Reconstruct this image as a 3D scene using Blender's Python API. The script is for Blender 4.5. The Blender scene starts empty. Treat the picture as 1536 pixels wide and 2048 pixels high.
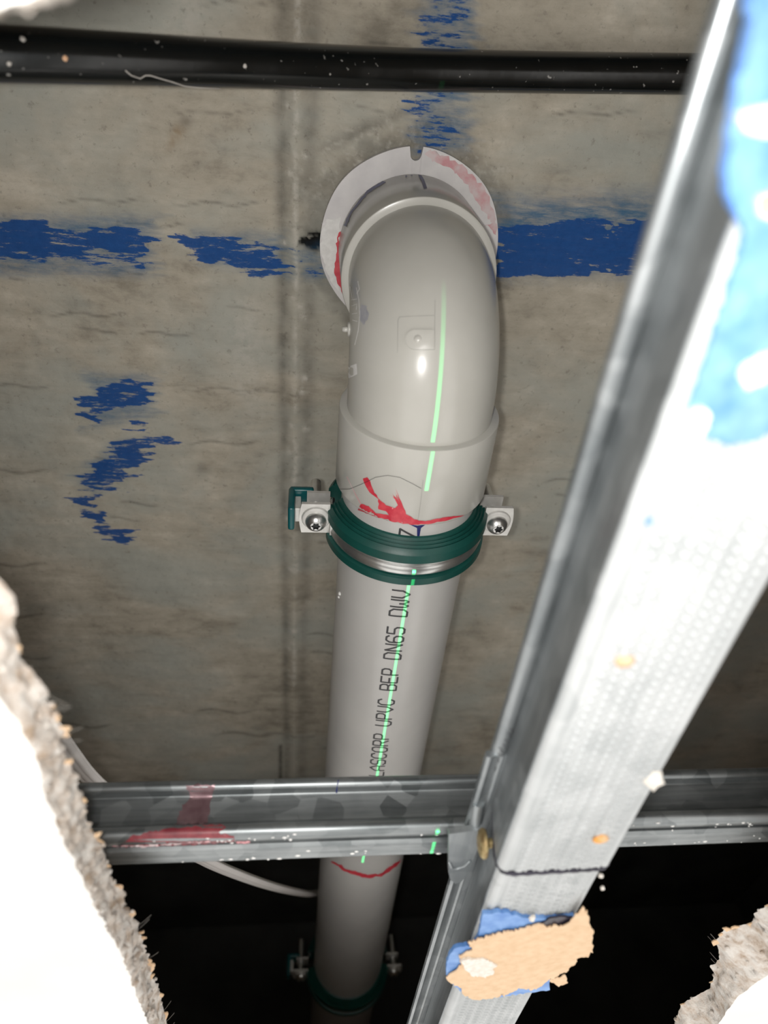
import bpy, bmesh, math, random
import numpy as np
from mathutils import Vector, Matrix
from mathutils.bvhtree import BVHTree
from mathutils.geometry import delaunay_2d_cdt

random.seed(4); rng = np.random.default_rng(7)
SC = bpy.context.scene; COL = SC.collection
UP = 2.30                      # camera height above the room floor, metres
# ------------------------------------------------------------------ camera
F, CX, CY = 1420., 768., 1024.
aY = np.array([-.084, -.7915, -.6056]); aY /= np.linalg.norm(aY)
aX = np.array([.9935, -.02, -.113]); aX -= aX.dot(aY)*aY; aX /= np.linalg.norm(aX)
aZ = np.cross(aX, aY)
MW = np.array([aX, aY, aZ])    # world = MW @ camera axes (right, up, back)
cam_d = bpy.data.cameras.new('camera'); cam = bpy.data.objects.new('camera', cam_d); COL.objects.link(cam)
m4 = Matrix.Identity(4)
for i in range(3):
    for j in range(3): m4[i][j] = MW[i, j]
m4[2][3] = UP
cam.matrix_world = m4
cam_d.sensor_fit = 'VERTICAL'; cam_d.sensor_height = 36.; cam_d.sensor_width = 27.
cam_d.lens = 36.*F/2048.; cam_d.clip_start = .005; cam_d.clip_end = 20
cam_d.dof.use_dof = True; cam_d.dof.focus_distance = .365; cam_d.dof.aperture_fstop = 7.5
SC.camera = cam
# ------------------------------------------------------------------ light
SC.view_settings.view_transform = 'Standard'; SC.view_settings.look = 'None'
SC.view_settings.exposure = 0.0; SC.view_settings.gamma = 1
w = bpy.data.worlds.new('room_light'); SC.world = w; w.use_nodes = True
w.node_tree.nodes['Background'].inputs[0].default_value = (1, .97, .93, 1)
w.node_tree.nodes['Background'].inputs[1].default_value = 1.38
fl = bpy.data.lights.new('phone_flash', 'SPOT'); fl.energy = 2.1; fl.color = (1, .975, .94)
fl.shadow_soft_size = .005; fl.spot_size = math.radians(88); fl.spot_blend = .5
flo = bpy.data.objects.new('phone_flash', fl); COL.objects.link(flo)
fm = m4.copy()
fm = m4 @ Matrix.Translation((-.012, .002, 0)) @ Matrix.Rotation(math.radians(9), 4, 'X')
flo.matrix_world = fm

# ------------------------------------------------------------------ helpers (millimetres, camera at the origin)
def ray(x, y): return MW @ np.array([(x-CX)/F, -(y-CY)/F, -1.])
def atZ(x, y, z): r = ray(x, y); return r*z/r[2]
def projN(P):
    c = P @ MW
    return CX+F*c[:, 0]/-c[:, 2], CY-F*c[:, 1]/-c[:, 2]
LOC = {}
def link(o, parent, loc):
    COL.objects.link(o)
    if parent is None: o.location = (loc[0]*.001, loc[1]*.001, loc[2]*.001+UP)
    else: o.parent = parent
    LOC[o.name] = np.array(loc, float)
def tag(o, label=None, cat=None, group=None, kind=None):
    for k, v in (('label', label), ('category', cat), ('group', group), ('kind', kind)):
        if v: o[k] = v
    return o
def thing(name, loc, label, cat, group=None):
    o = bpy.data.objects.new(name, None); o.empty_display_size = .01
    link(o, None, loc); return tag(o, label, cat, group)
def mesh(name, V, Fc, mat, parent=None, smooth=True, loc=None, auto=None):
    V = np.asarray(V, float)
    base = LOC[parent.name] if parent else (np.array(loc, float) if loc is not None else np.array([V[:, 0].mean(), V[:, 1].mean(), V[:, 2].min()]))
    me = bpy.data.meshes.new(name)
    me.from_pydata(((V-base)*.001).tolist(), [], [tuple(int(i) for i in f) for f in Fc]); me.update()
    if smooth:
        me.polygons.foreach_set('use_smooth', [True]*len(me.polygons))
        if auto is not None: me.set_sharp_from_angle(angle=math.radians(auto))
    me.materials.append(mat)
    o = bpy.data.objects.new(name, me); link(o, parent, base); return o
class MB:
    def __init__(s): s.v = []; s.f = []
    def add(s, V, Fc):
        n = len(s.v); s.v += [tuple(p) for p in V]; s.f += [tuple(i+n for i in f) for f in Fc]; return s
    def box(s, x0, x1, y0, y1, z0, z1, b=0.):
        if b <= 0:
            V = [(x, y, z) for z in (z0, z1) for y in (y0, y1) for x in (x0, x1)]
            return s.add(V, [(0, 2, 3, 1), (4, 5, 7, 6), (0, 1, 5, 4), (2, 6, 7, 3), (0, 4, 6, 2), (1, 3, 7, 5)])
        bm = bmesh.new(); bmesh.ops.create_cube(bm, size=1)
        for v in bm.verts: v.co = ((x0+x1)/2+v.co.x*(x1-x0), (y0+y1)/2+v.co.y*(y1-y0), (z0+z1)/2+v.co.z*(z1-z0))
        bmesh.ops.bevel(bm, geom=bm.edges[:], offset=b, segments=3, affect='EDGES', profile=.5)
        bm.verts.index_update()
        s.add([tuple(v.co) for v in bm.verts], [tuple(v.index for v in f.verts) for f in bm.faces]); bm.free(); return s
    def build(s, name, mat, parent=None, smooth=True, auto=None, loc=None): return mesh(name, s.v, s.f, mat, parent, smooth, loc, auto)
def rev(prof, c, axis='y', n=96, a0=0., a1=360., closed=False):
    """revolve (r, t) about an axis through c; closed = the profile is a loop"""
    full = abs(a1-a0) >= 359.9; cols = n if full else n+1
    V = []; Fc = []; k = len(prof)
    for i in range(cols):
        a = math.radians(a0+(a1-a0)*i/n); ca, sa = math.cos(a), math.sin(a)
        for r, t in prof:
            V.append((c[0]+r*ca, c[1]+t, c[2]+r*sa) if axis == 'y' else ((c[0]+r*ca, c[1]+r*sa, c[2]+t) if axis == 'z' else (c[0]+t, c[1]+r*ca, c[2]+r*sa)))
    for i in range(n):
        j = (i+1) % cols
        for q in range(k if closed else k-1):
            p = (q+1) % k; Fc.append((i*k+q, i*k+p, j*k+p, j*k+q))
    if closed and not full:
        Fc.append(tuple(range(k))); Fc.append(tuple(range((cols-1)*k, cols*k))[::-1])
    return V, Fc
def tube(path, rad, n=12, cap=True):
    P = [Vector(p) for p in path]; V = []; Fc = []
    R = rad if hasattr(rad, '__len__') else [rad]*len(P); up = Vector((.13, .21, .97))
    for i, p in enumerate(P):
        t = (P[min(i+1, len(P)-1)]-P[max(i-1, 0)]).normalized()
        s = t.cross(up).normalized(); q = s.cross(t)
        for k in range(n):
            a = 2*math.pi*k/n; V.append(tuple(p+(s*math.cos(a)+q*math.sin(a))*R[i]))
    for i in range(len(P)-1):
        for k in range(n): Fc.append((i*n+k, i*n+(k+1) % n, (i+1)*n+(k+1) % n, (i+1)*n+k))
    if cap: Fc += [tuple(range(n))[::-1], tuple(range((len(P)-1)*n, len(P)*n))]
    return V, Fc
def extrude(prof, axis, a, b, n=1):
    """closed profile (u, z) run along x (u = y) or y (u = x)"""
    V = []; Fc = []; k = len(prof)
    for i in range(n+1):
        t = a+(b-a)*i/n
        V += [(t, u, z) if axis == 'x' else (u, t, z) for u, z in prof]
    for i in range(n):
        for q in range(k): p = (q+1) % k; Fc.append((i*k+q, i*k+p, (i+1)*k+p, (i+1)*k+q))
    Fc.append(tuple(range(k))); Fc.append(tuple(range(n*k, n*k+k))[::-1])
    return V, Fc
def sheet(prof, axis, a, b, t, n=1):
    """open profile line thickened to a sheet of thickness t, then extruded"""
    P = [np.array(p, float) for p in prof]; L = []; R = []
    for i, p in enumerate(P):
        d = P[min(i+1, len(P)-1)]-P[max(i-1, 0)]; d /= np.linalg.norm(d); nn = np.array([-d[1], d[0]])
        L.append(tuple(p+nn*t/2)); R.append(tuple(p-nn*t/2))
    return extrude(L+R[::-1], axis, a, b, n)
def arc(cx, cz, r, a0, a1, n): return [(cx+r*math.cos(math.radians(a0+(a1-a0)*i/n)), cz+r*math.sin(math.radians(a0+(a1-a0)*i/n))) for i in range(n+1)]
def bvh(*objs):
    V = []; Fc = []
    for o in objs:
        me = o.data; n = len(V); b = LOC[o.name] if o.parent is None else LOC[o.parent.name]
        V += [tuple(np.array(v.co)*1000+b) for v in me.vertices]; Fc += [tuple(i+n for i in p.vertices) for p in me.polygons]
    return BVHTree.FromPolygons(V, Fc)
def cast(T, x, y, near=False):
    for k in range(24 if near else 1):     # near: a point just off the silhouette slides back onto it
        for sx, sy in ((1, 0), (-1, 0), (0, 1), (0, -1)):
            d = Vector(ray(x+sx*k*1.5, y+sy*k*1.5)).normalized(); h = T.ray_cast(Vector((0, 0, 0)), d)
            if h[0] is not None: break
        if h[0] is not None: break
    return (None, None) if h[0] is None else (h[0], h[1] if h[1].dot(d) < 0 else -h[1])
def jag(poly, amp, step=4., seed=0):
    """break a polygon outline into short ragged steps"""
    r = np.random.default_rng(seed); out = []
    n = len(poly)
    for i in range(n):
        a = np.array(poly[i], float); b = np.array(poly[(i+1) % n], float); L = np.linalg.norm(b-a); k = max(1, int(L/step))
        for j in range(k): out.append(tuple(a+(b-a)*j/k+(r.normal(0, amp, 2) if j else 0)))
    return out
def fill(poly, step):
    """triangulate a 2D polygon with inner points"""
    P = np.array(poly); lo = P.min(0); hi = P.max(0)
    pts = [Vector(p) for p in poly]; n = len(poly)
    for x in np.arange(lo[0]+step/2, hi[0], step):
        for y in np.arange(lo[1]+step/2, hi[1], step): pts.append(Vector((x+.13*step*math.sin(y), y)))
    r = delaunay_2d_cdt(pts, [(i, (i+1) % n) for i in range(n)], [], 1, 1e-4)
    return [tuple(v) for v in r[0]], [tuple(f) for f in r[2]]
def decal(name, polys, T, mat, parent, lift=.15, step=10.):
    """a thin film of paint lying on the surface the pixels fall on"""
    mb = MB()
    for poly in polys:
        P, Fc = fill(poly, step); V = []; ok = []
        for x, y in P:
            h, nn = cast(T, x, y); ok.append(h is not None)
            V.append(tuple(h+nn*lift) if h is not None else (0, 0, 0))
        Fc = [f for f in Fc if all(ok[i] for i in f)]
        used = sorted({i for f in Fc for i in f}); mp = {i: k for k, i in enumerate(used)}
        mb.add([V[i] for i in used], [tuple(mp[i] for i in f) for f in Fc])
    return mb.build(name, mat, parent)
def stroke(pts, ws, wob=0., seed=0):
    r = np.random.default_rng(seed); P = [np.array(p, float) for p in pts]; Q = []; W = []
    for i in range(len(P)-1):
        k = max(2, int(np.linalg.norm(P[i+1]-P[i])/5))
        for j in range(k): Q.append(P[i]+(P[i+1]-P[i])*j/k); W.append(ws[i]+(ws[i+1]-ws[i])*j/k)
    Q.append(P[-1]); W.append(ws[-1]); L = []; R = []
    for i, p in enumerate(Q):
        d = Q[min(i+1, len(Q)-1)]-Q[max(i-1, 0)]; d = d/np.linalg.norm(d); nn = np.array([-d[1], d[0]])
        L.append(tuple(p+nn*(W[i]/2+r.normal(0, wob)))); R.append(tuple(p-nn*(W[i]/2+r.normal(0, wob))))
    return L+R[::-1]
def noise2(x, y, seed=0, octv=4):
    """smooth value noise on arrays"""
    t = np.random.default_rng(seed).random((256, 256)); out = 0; amp = .5; tot = 0
    for o in range(octv):
        xi = np.floor(x).astype(int); yi = np.floor(y).astype(int); fx = x-xi; fy = y-yi
        fx = fx*fx*(3-2*fx); fy = fy*fy*(3-2*fy)
        g = lambda i, j: t[(xi+i+37*o) % 256, (yi+j+91*o) % 256]
        out = out+amp*((g(0, 0)*(1-fx)+g(1, 0)*fx)*(1-fy)+(g(0, 1)*(1-fx)+g(1, 1)*fx)*fy); tot += amp
        amp *= .5; x = x*2.03; y = y*2.03
    return out/tot
def sstep(a, b, x): t = np.clip((x-a)/(b-a), 0, 1); return t*t*(3-2*t)
def sdf(poly, x, y):
    """signed pixel distance to a polygon, inside negative"""
    P = np.array(poly, float); d = np.full(x.shape, 1e9); ins = np.zeros(x.shape, bool)
    for i in range(len(P)):
        a = P[i]; b = P[(i+1) % len(P)]; e = b-a
        t = np.clip(((x-a[0])*e[0]+(y-a[1])*e[1])/(e@e), 0, 1)
        d = np.minimum(d, np.hypot(x-a[0]-t*e[0], y-a[1]-t*e[1]))
        c = (a[1] > y) != (b[1] > y)
        ins ^= c & (x < (b[0]-a[0])*(y-a[1])/(b[1]-a[1]+1e-9)+a[0])
    return np.where(ins, -d, d)

# ------------------------------------------------------------------ materials
class NT:
    def __init__(s, name):
        s.m = bpy.data.materials.new(name); s.m.use_nodes = True; s.t = s.m.node_tree; s.b = s.t.nodes['Principled BSDF']
        s.tc = s.t.nodes.new('ShaderNodeTexCoord')
    def n(s, typ, **k):
        o = s.t.nodes.new(typ)
        for a, v in k.items():
            if a.startswith('i_'):
                key = a[2:]; key = int(key) if key.isdigit() else key
                if isinstance(v, bpy.types.NodeSocket): s.t.links.new(v, o.inputs[key])
                else: o.inputs[key].default_value = v
            else: setattr(o, a, v)
        return o
    def map(s, scale=(1, 1, 1)): return s.n('ShaderNodeMapping', i_Vector=s.tc.outputs['Object'], i_Scale=scale).outputs[0]
    def noise(s, scale, detail=4, rough=.55, vec=None, dist=0.):
        return s.n('ShaderNodeTexNoise', i_Vector=vec or s.tc.outputs['Object'], i_Scale=scale, i_Detail=detail, i_Roughness=rough, i_Distortion=dist).outputs['Fac']
    def ramp(s, fac, *stops, interp='LINEAR'):
        r = s.n('ShaderNodeValToRGB', i_0=fac); e = r.color_ramp.elements; r.color_ramp.interpolation = interp
        while len(e) < len(stops): e.new(.5)
        for q, (p, c) in zip(e, stops): q.position = p; q.color = (*c, 1) if len(c) == 3 else c
        return r.outputs[0]
    def mix(s, fac, a, b, typ='MIX'):
        o = s.n('ShaderNodeMix', data_type='RGBA', blend_type=typ)
        for k, v in ((0, fac), (6, a), (7, b)):
            if isinstance(v, bpy.types.NodeSocket): s.t.links.new(v, o.inputs[k])
            else: o.inputs[k].default_value = v if k == 0 else (*v, 1)
        return o.outputs[2]
    def math(s, op, a, b=0., c=0., clamp=False): return s.n('ShaderNodeMath', operation=op, use_clamp=clamp, i_0=a, i_1=b, i_2=c).outputs[0]
    def set(s, **k):
        for a, v in k.items():
            a = a.replace('_', ' ')
            if isinstance(v, bpy.types.NodeSocket): s.t.links.new(v, s.b.inputs[a])
            else: s.b.inputs[a].default_value = (*v, 1) if isinstance(v, tuple) and len(v) == 3 else v
        return s
    def bump(s, h, strength=.3, dist=.0005):
        s.set(Normal=s.n('ShaderNodeBump', i_Height=h, i_Strength=strength, i_Distance=dist).outputs[0]); return s
    def attr(s, name): return s.n('ShaderNodeAttribute', attribute_name=name).outputs['Fac']
M = {}
def simple(key, c1, c2, scale, rough=.5, metal=0., bump=0., bscale=None, lo=.35, hi=.65, spec=.5):
    t = NT(key); t.set(Base_Color=t.ramp(t.noise(scale), (lo, c1), (hi, c2)), Roughness=rough, Metallic=metal, Specular_IOR_Level=spec)
    if bump: t.bump(t.noise(bscale or scale*4), bump)
    M[key] = t.m; return t
# uPVC fittings and pipe
simple('upvc', (.50, .49, .45), (.54, .53, .49), 30, .22, bump=.02, bscale=400)
simple('pipe_upvc', (.50, .49, .475), (.54, .53, .51), 25, .27, bump=.02, bscale=300)
simple('flange_upvc', (.62, .60, .60), (.74, .72, .71), 60, .45, bump=.1, bscale=500)
simple('red_primer', (.55, .03, .055), (.66, .075, .095), 260, .3, bump=.1)
simple('pink_primer', (.62, .30, .32), (.66, .55, .55), 90, .5, lo=.38, hi=.58)
simple('red_thin', (.16, .02, .03), (.27, .05, .06), 180, .35)
simple('pink_film', (.15, .085, .095), (.22, .14, .15), 180, .3, metal=.4)
simple('ink', (.03, .03, .035), (.06, .06, .06), 3000, .5)
simple('blue_ink', (.008, .012, .09), (.02, .03, .16), 300, .4)
simple('rubber', (.004, .055, .045), (.006, .07, .058), 90, .42, bump=.06, bscale=900)
simple('teal_plastic', (.002, .07, .08), (.003, .095, .1), 90, .3)
simple('zinc', (.55, .55, .54), (.70, .70, .68), 120, .28, metal=.9, bump=.05, bscale=700)
simple('zinc_plate', (.60, .59, .56), (.74, .73, .70), 120, .42, metal=.45, bump=.05, bscale=500)
simple('dark_recess', (.05, .055, .055), (.12, .12, .12), 900, .5, metal=.6)
simple('brass', (.25, .17, .08), (.5, .4, .2), 300, .45, metal=.7, bump=.2)
simple('paper', (.68, .47, .29), (.76, .55, .36), 250, .9, bump=.25, bscale=1600)
simple('gypsum', (.72, .66, .58), (.85, .81, .75), 500, .95, bump=.6, bscale=1400)
simple('blue_adhesive', (.085, .22, .54), (.20, .37, .70), 120, .45, bump=.3, bscale=300)
simple('dark_purple', (.012, .01, .02), (.03, .026, .045), 200, .35, bump=.2)
simple('white_dab', (.75, .74, .72), (.85, .84, .82), 300, .7, bump=.3)
simple('orange_crumb', (.75, .32, .05), (.7, .45, .25), 300, .8, bump=.4)
simple('tan_crumb', (.60, .35, .2), (.75, .5, .33), 300, .9, bump=.4)
simple('cable_white', (.58, .55, .53), (.62, .59, .57), 40, .5)
simple('hair', (.03, .03, .03), (.05, .05, .05), 100, .6)
simple('thread', (.45, .42, .38), (.55, .52, .48), 100, .8)
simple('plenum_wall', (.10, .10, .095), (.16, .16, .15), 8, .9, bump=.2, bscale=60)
def galv(key, axis, a=(.20, .225, .235), b=(.42, .45, .46), metal=.75, rough=.36):
    t = NT(key)
    st = t.map((4, 90, 90) if axis == 'x' else (90, 4, 90))
    streak = t.noise(5, 5, .6, st); sp = t.n('ShaderNodeTexVoronoi', i_Vector=t.tc.outputs['Object'], i_Scale=110.).outputs['Color']
    g = t.n('ShaderNodeRGBToBW', i_0=sp).outputs[0]
    f = t.math('ADD', t.math('MULTIPLY', streak, .55), t.math('ADD', t.math('MULTIPLY', g, .2), t.math('MULTIPLY', t.noise(35, 6, .65), .3)))
    t.set(Base_Color=t.ramp(f, (.3, a), (.75, b)), Metallic=metal, Roughness=t.math('ADD', t.math('MULTIPLY', g, .12), rough-.05))
    t.bump(streak, .12, .0003); M[key] = t.m
galv('galv_rail', 'x', (.10, .115, .12), (.36, .38, .385))
galv('galv_channel', 'y', (.16, .18, .19), (.42, .44, .45))
galv('galv_face', 'y', (.34, .36, .365), (.57, .585, .59), .18, .55)
galv('galv_clip', 'y', (.24, .265, .275), (.38, .40, .41), .7, .4)
t = NT('black_poly')
dust = t.ramp(t.noise(420, 2, .5), (.70, (0, 0, 0)), (.76, (1, 1, 1)))
t.set(Base_Color=t.mix(dust, (.006, .007, .007), (.3, .29, .27)), Roughness=t.ramp(t.noise(60), (.3, (.14,)*3), (.7, (.26,)*3)), Specular_IOR_Level=.8).bump(t.noise(300), .05); M['black_poly'] = t.m
# plasterboard: painted paper face, rough core
t = NT('board_face'); t.set(Base_Color=t.ramp(t.noise(15), (.3, (.80, .78, .74)), (.7, (.85, .84, .81))), Roughness=.85).bump(t.noise(900), .05); M['board_face'] = t.m
t = NT('board_core')
t.set(Base_Color=t.ramp(t.noise(170, 6, .65), (.33, (.50, .38, .28)), (.45, (.72, .63, .55)), (.6, (.86, .81, .75))), Roughness=.95).bump(t.noise(900, 6, .7), .9, .001); M['board_core'] = t.m
# concrete soffit: board-marked, blotched; blue layout paint comes from a painted-on mask
t = NT('concrete')
grain = t.noise(22, 8, .7, t.map((1.2, 6, 1))); fine = t.noise(260, 5, .7); blot = t.noise(11, 6, .6, None, .6); big = t.noise(3.2, 3, .5)
mid = t.noise(48, 7, .72, t.map((.8, 1.3, 1)), .3)
c = t.ramp(t.math('ADD', t.math('MULTIPLY', grain, .2), t.math('ADD', t.math('MULTIPLY', blot, .4), t.math('MULTIPLY', mid, .4))), (.38, (.27, .243, .195)), (.47, (.42, .380, .308)), (.54, (.49, .446, .366)), (.63, (.62, .57, .48)))
c = t.mix(t.ramp(t.noise(7, 5, .6, t.map((1, 1.6, 1)), .4), (.44, (0,)*3), (.6, (.75,)*3)), c, (.40, .415, .375))
c = t.mix(t.ramp(fine, (.30, (.6,)*3), (.42, (0,)*3)), c, (.22, .20, .165))
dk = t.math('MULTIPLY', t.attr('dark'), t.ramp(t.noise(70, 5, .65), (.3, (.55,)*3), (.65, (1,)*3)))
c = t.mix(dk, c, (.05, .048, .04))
c = t.mix(t.attr('void'), c, (.006, .006, .005))
c = t.mix(t.math('MULTIPLY', t.attr('pale'), t.ramp(t.noise(160, 5, .7), (.42, (0,)*3), (.56, (1,)*3))), c, (.56, .53, .47))
c = t.mix(t.attr('rust'), c, (.26, .15, .05))
br = t.noise(130, 7, .75, t.map((.4, 2.2, 1)))
bl = t.math('ADD', t.attr('blue'), t.math('MULTIPLY', t.math('SUBTRACT', br, .5), 2.2))
wash = t.math('MULTIPLY', t.attr('wash'), t.ramp(br, (.35, (.3,)*3), (.6, (1,)*3)))
c = t.mix(wash, c, (.035, .13, .25))
blm = t.ramp(bl, (.44, (0,)*3), (.58, (.96,)*3))
c = t.mix(blm, c, t.n('ShaderNodeMix', data_type='RGBA', i_0=fine).outputs[2])
mixn = [n for n in t.t.nodes if n.bl_idname == 'ShaderNodeMix'][-2]
mixn.inputs[6].default_value = (.006, .05, .20, 1); mixn.inputs[7].default_value = (.014, .095, .33, 1)
pit = t.n('ShaderNodeTexVoronoi', i_Vector=t.map((1, 2.2, 1)), i_Scale=70., feature='DISTANCE_TO_EDGE').outputs[0]
t.set(Base_Color=c, Roughness=.88, Specular_IOR_Level=.3)
t.bump(t.math('ADD', t.math('MULTIPLY', grain, 1.), t.math('MULTIPLY', fine, .5)), .45, .0008); M['concrete'] = t.m

# ------------------------------------------------------------------ setting
HS = 387.                                  # concrete soffit height
XA, XB, YA, YB = -700., 800., -600., 1300.
EDGE = 640.                                # added step in the slab, so the background behind goes black
def soffit():
    s = 1.3; xs = np.concatenate(([XA, -500, -420], np.arange(-360, 420, s), [480, 600, XB])); ys = np.concatenate(([YA, -300, -120], np.arange(-60, EDGE, s), [EDGE]))
    X, Y = np.meshgrid(xs, ys); x = X.ravel(); y = Y.ravel(); z = np.full(x.shape, HS)
    px, py = projN(np.stack([x, y, z], 1)); n1 = noise2(px/26, py/26, 1); n2 = noise2(px/60, py/9, 2, 5); n3 = noise2(px/9, py/9, 3)
    wx = px+(noise2(px/90, py/5, 5, 3)-.5)*85; wy = py+(n1-.5)*16
    blue = np.zeros(x.shape); wash = np.zeros(x.shape); dark = np.zeros(x.shape); pale = np.zeros(x.shape); rust = np.zeros(x.shape)
    def put(poly, amt=.85, soft=8):
        np.maximum(blue, amt*.86*sstep(soft, -soft, sdf(poly, wx, wy)-6), out=blue)
    put([(-200, 440), (0, 448), (105, 442), (130, 468), (205, 460), (270, 458), (306, 482), (285, 500), (225, 503), (180, 494), (120, 502), (-200, 505)])
    put([(-200, 500), (130, 500), (180, 510), (284, 508), (282, 530), (200, 530), (140, 518), (-200, 522)], .66)
    put([(345, 476), (378, 478), (455, 468), (478, 490), (520, 480), (560, 505), (566, 545), (500, 550), (472, 528), (440, 520), (395, 522), (380, 500)], .75)
    put([(603, 505), (650, 500), (660, 548), (610, 550)], .45)
    put([(990, 462), (1100, 448), (1210, 446), (1216, 480), (1250, 446), (1320, 440), (1320, 500), (1270, 540), (1228, 545), (1205, 525), (1185, 550), (1090, 545), (985, 552)], .92)
    put([(852, -40), (940, -40), (915, 95), (838, 95)], .50); put([(828, 188), (890, 188), (905, 300), (838, 300)], .52)
    put([(178, 780), (235, 764), (300, 768), (300, 805), (230, 812), (190, 832), (165, 848), (170, 800)], .8, 6)
    put([(270, 845), (305, 852), (302, 862), (272, 856)], .6, 4)
    put([(240, 884), (335, 874), (342, 882), (300, 900), (262, 935), (226, 976), (160, 978), (178, 945), (205, 918)], .74, 6)
    put([(145, 994), (190, 996), (185, 1012), (160, 1010)], .75, 5); put([(162, 1028), (205, 1026), (200, 1046), (172, 1042)], .75, 5)
    put([(190, 1052), (250, 1062), (262, 1090), (226, 1080)], .75, 5)
    for poly, a, s in (([(-200, 425), (310, 435), (300, 550), (-200, 545)], .75, 22), ([(380, 462), (560, 470), (575, 552), (400, 525)], .7, 18),
                       ([(1000, 400), (1330, 385), (1330, 545), (1000, 548)], .9, 40), ([(850, -60), (955, -60), (930, 300), (830, 300)], .7, 22),
                       ([(170, 745), (310, 752), (315, 830), (165, 860)], .6, 16), ([(155, 990), (170, 930), (240, 880), (300, 880), (190, 985)], .6, 14), ([(600, 500), (660, 490), (655, 560), (600, 560)], .5, 12)):
        np.maximum(wash, a*sstep(s, -s, sdf(poly, wx, wy)), out=wash)
    # formwork joint: a thin fin with grey bands on both sides
    jx = -7.6+.0052*y+(noise2(y/35, y*0+3.3, 8)-.5)*2.2; d = x-jx
    np.maximum(dark, .55*np.exp(-((d+7)/3.6)**2)*(.5+n1), out=dark); np.maximum(dark, .48*np.exp(-((d-7)/5.)**2)*(.4+n1), out=dark)
    np.maximum(pale, .8*np.exp(-(d/1.6)**2)*sstep(.3, .65, n1), out=pale)
    # lime bloom along a second seam, and paler fields right of the paint marks
    d2 = x-(-56.+(noise2(y/20, y*0+9.3, 9)-.5)*14); np.maximum(pale, .6*np.exp(-(d2/6.)**2)*sstep(200, 20, py), out=pale)
    np.maximum(pale, .5*np.exp(-((x+34+(n2-.5)*20)/9.)**2)*sstep(560, 640, py)*sstep(900, 760, py), out=pale)
    # bruised ring of old slurry round the flange
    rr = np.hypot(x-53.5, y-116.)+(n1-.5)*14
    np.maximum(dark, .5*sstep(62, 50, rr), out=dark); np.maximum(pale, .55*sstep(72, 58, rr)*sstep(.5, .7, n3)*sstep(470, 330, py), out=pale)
    s3 = np.abs((px-640)*.47-(300-py)*1.0)/1.1
    np.maximum(dark, .45*np.exp(-(s3/14)**2)*sstep(600, 640, px)*sstep(850, 800, px)*(.4+n1), out=dark)
    hole = np.exp(-((px-636+(n3-.5)*40)/36)**2-((py-486+(n3-.5)*22)/15)**2); void = sstep(.22, .5, hole)  # chip by the flange, the shade inside it painted near black
    np.maximum(rust, .8*np.exp(-((px-352-(270-py)*.45)/14)**2-((py-272)/26)**2)*n3, out=rust)
    np.maximum(dark, .5*np.exp(-((px-372)/14)**2-((py-242)/12)**2), out=dark); np.maximum(dark, .55*np.exp(-((px-405)/14)**2-((py-938)/11)**2), out=dark)
    crack = np.exp(-((px-561)/4.)**2)*sstep(1485, 1495, py); np.maximum(dark, crack, out=dark)
    for q in range(46):                                   # thin form-board scars
        a, b, L = rng.uniform(0, 1300), rng.uniform(0, 1500), rng.uniform(20, 110)
        np.maximum(dark, .5*np.exp(-((py-b-4*np.sin((px-a)/17))/2.6)**2)*sstep(L, L*.6, np.abs(px-a)), out=dark)
    for q in range(26):                                   # crusted splashes near the joint
        a, b = rng.normal(592, 14), rng.uniform(60, 1400); np.maximum(pale, np.exp(-((px-a)**2+(py-b)**2)/rng.uniform(20, 60)), out=pale)
    z = z-1.5*np.exp(-(d/2.4)**2)*(.4+n1)-.5*np.exp(-(d2/7)**2)*n3+.9*np.exp(-((d+7)/4)**2)-(n2-.5)*.8+6*hole-(n1-.5)*.9
    nx, ny = len(xs), len(ys); I = np.arange(nx*ny).reshape(ny, nx)
    Q = np.stack([I[:-1, :-1], I[1:, :-1], I[1:, 1:], I[:-1, 1:]], -1).reshape(-1, 4)
    V = np.stack([x, y, z], 1); B = nx*ny
    # thickness: rim and top
    ring = list(I[0, :])+list(I[1:, -1])+list(I[-1, -2::-1])+list(I[-2:0:-1, 0]); top = V[ring].copy(); top[:, 2] = HS+150
    base = np.array([0, 0, HS])
    me = bpy.data.meshes.new('ceiling')
    R = len(ring); rim = [(int(ring[i]), int(ring[(i+1) % R]), B+(i+1) % R, B+i) for i in range(R)]
    me.from_pydata(((np.vstack([V, top])-base)*.001).tolist(), [], Q.tolist()+rim+[tuple(range(B, B+R))])
    me.update(); me.polygons.foreach_set('use_smooth', [True]*(len(me.polygons)-R-1)+[False]*(R+1))
    for nm, a in (('blue', blue), ('wash', wash), ('dark', dark), ('pale', pale), ('rust', rust), ('void', void)):
        at = me.attributes.new(nm, 'FLOAT', 'POINT'); at.data.foreach_set('value', np.concatenate([a, np.zeros(R)]).astype(np.float32))
    me.materials.append(M['concrete']); o = bpy.data.objects.new('ceiling', me); link(o, None, base)
    return tag(o, 'bare concrete soffit with board marks and blue layout paint', kind='structure')
SOF = soffit()
tag(MB().box(XA, XB, EDGE, YB, HS+150, HS+250).build('ceiling_added_slab', M['plenum_wall'], smooth=False), 'assumed higher slab added to keep the void behind dark', kind='structure')
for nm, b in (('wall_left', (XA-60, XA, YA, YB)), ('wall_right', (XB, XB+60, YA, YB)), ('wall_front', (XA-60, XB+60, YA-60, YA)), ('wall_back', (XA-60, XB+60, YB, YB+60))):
    tag(MB().box(*b, 110, HS+250).build(nm, M['plenum_wall'], smooth=False), 'added dark wall closing the ceiling void against stray light', kind='structure')  # added unseen walls stop room light leaking in at the sides

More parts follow.
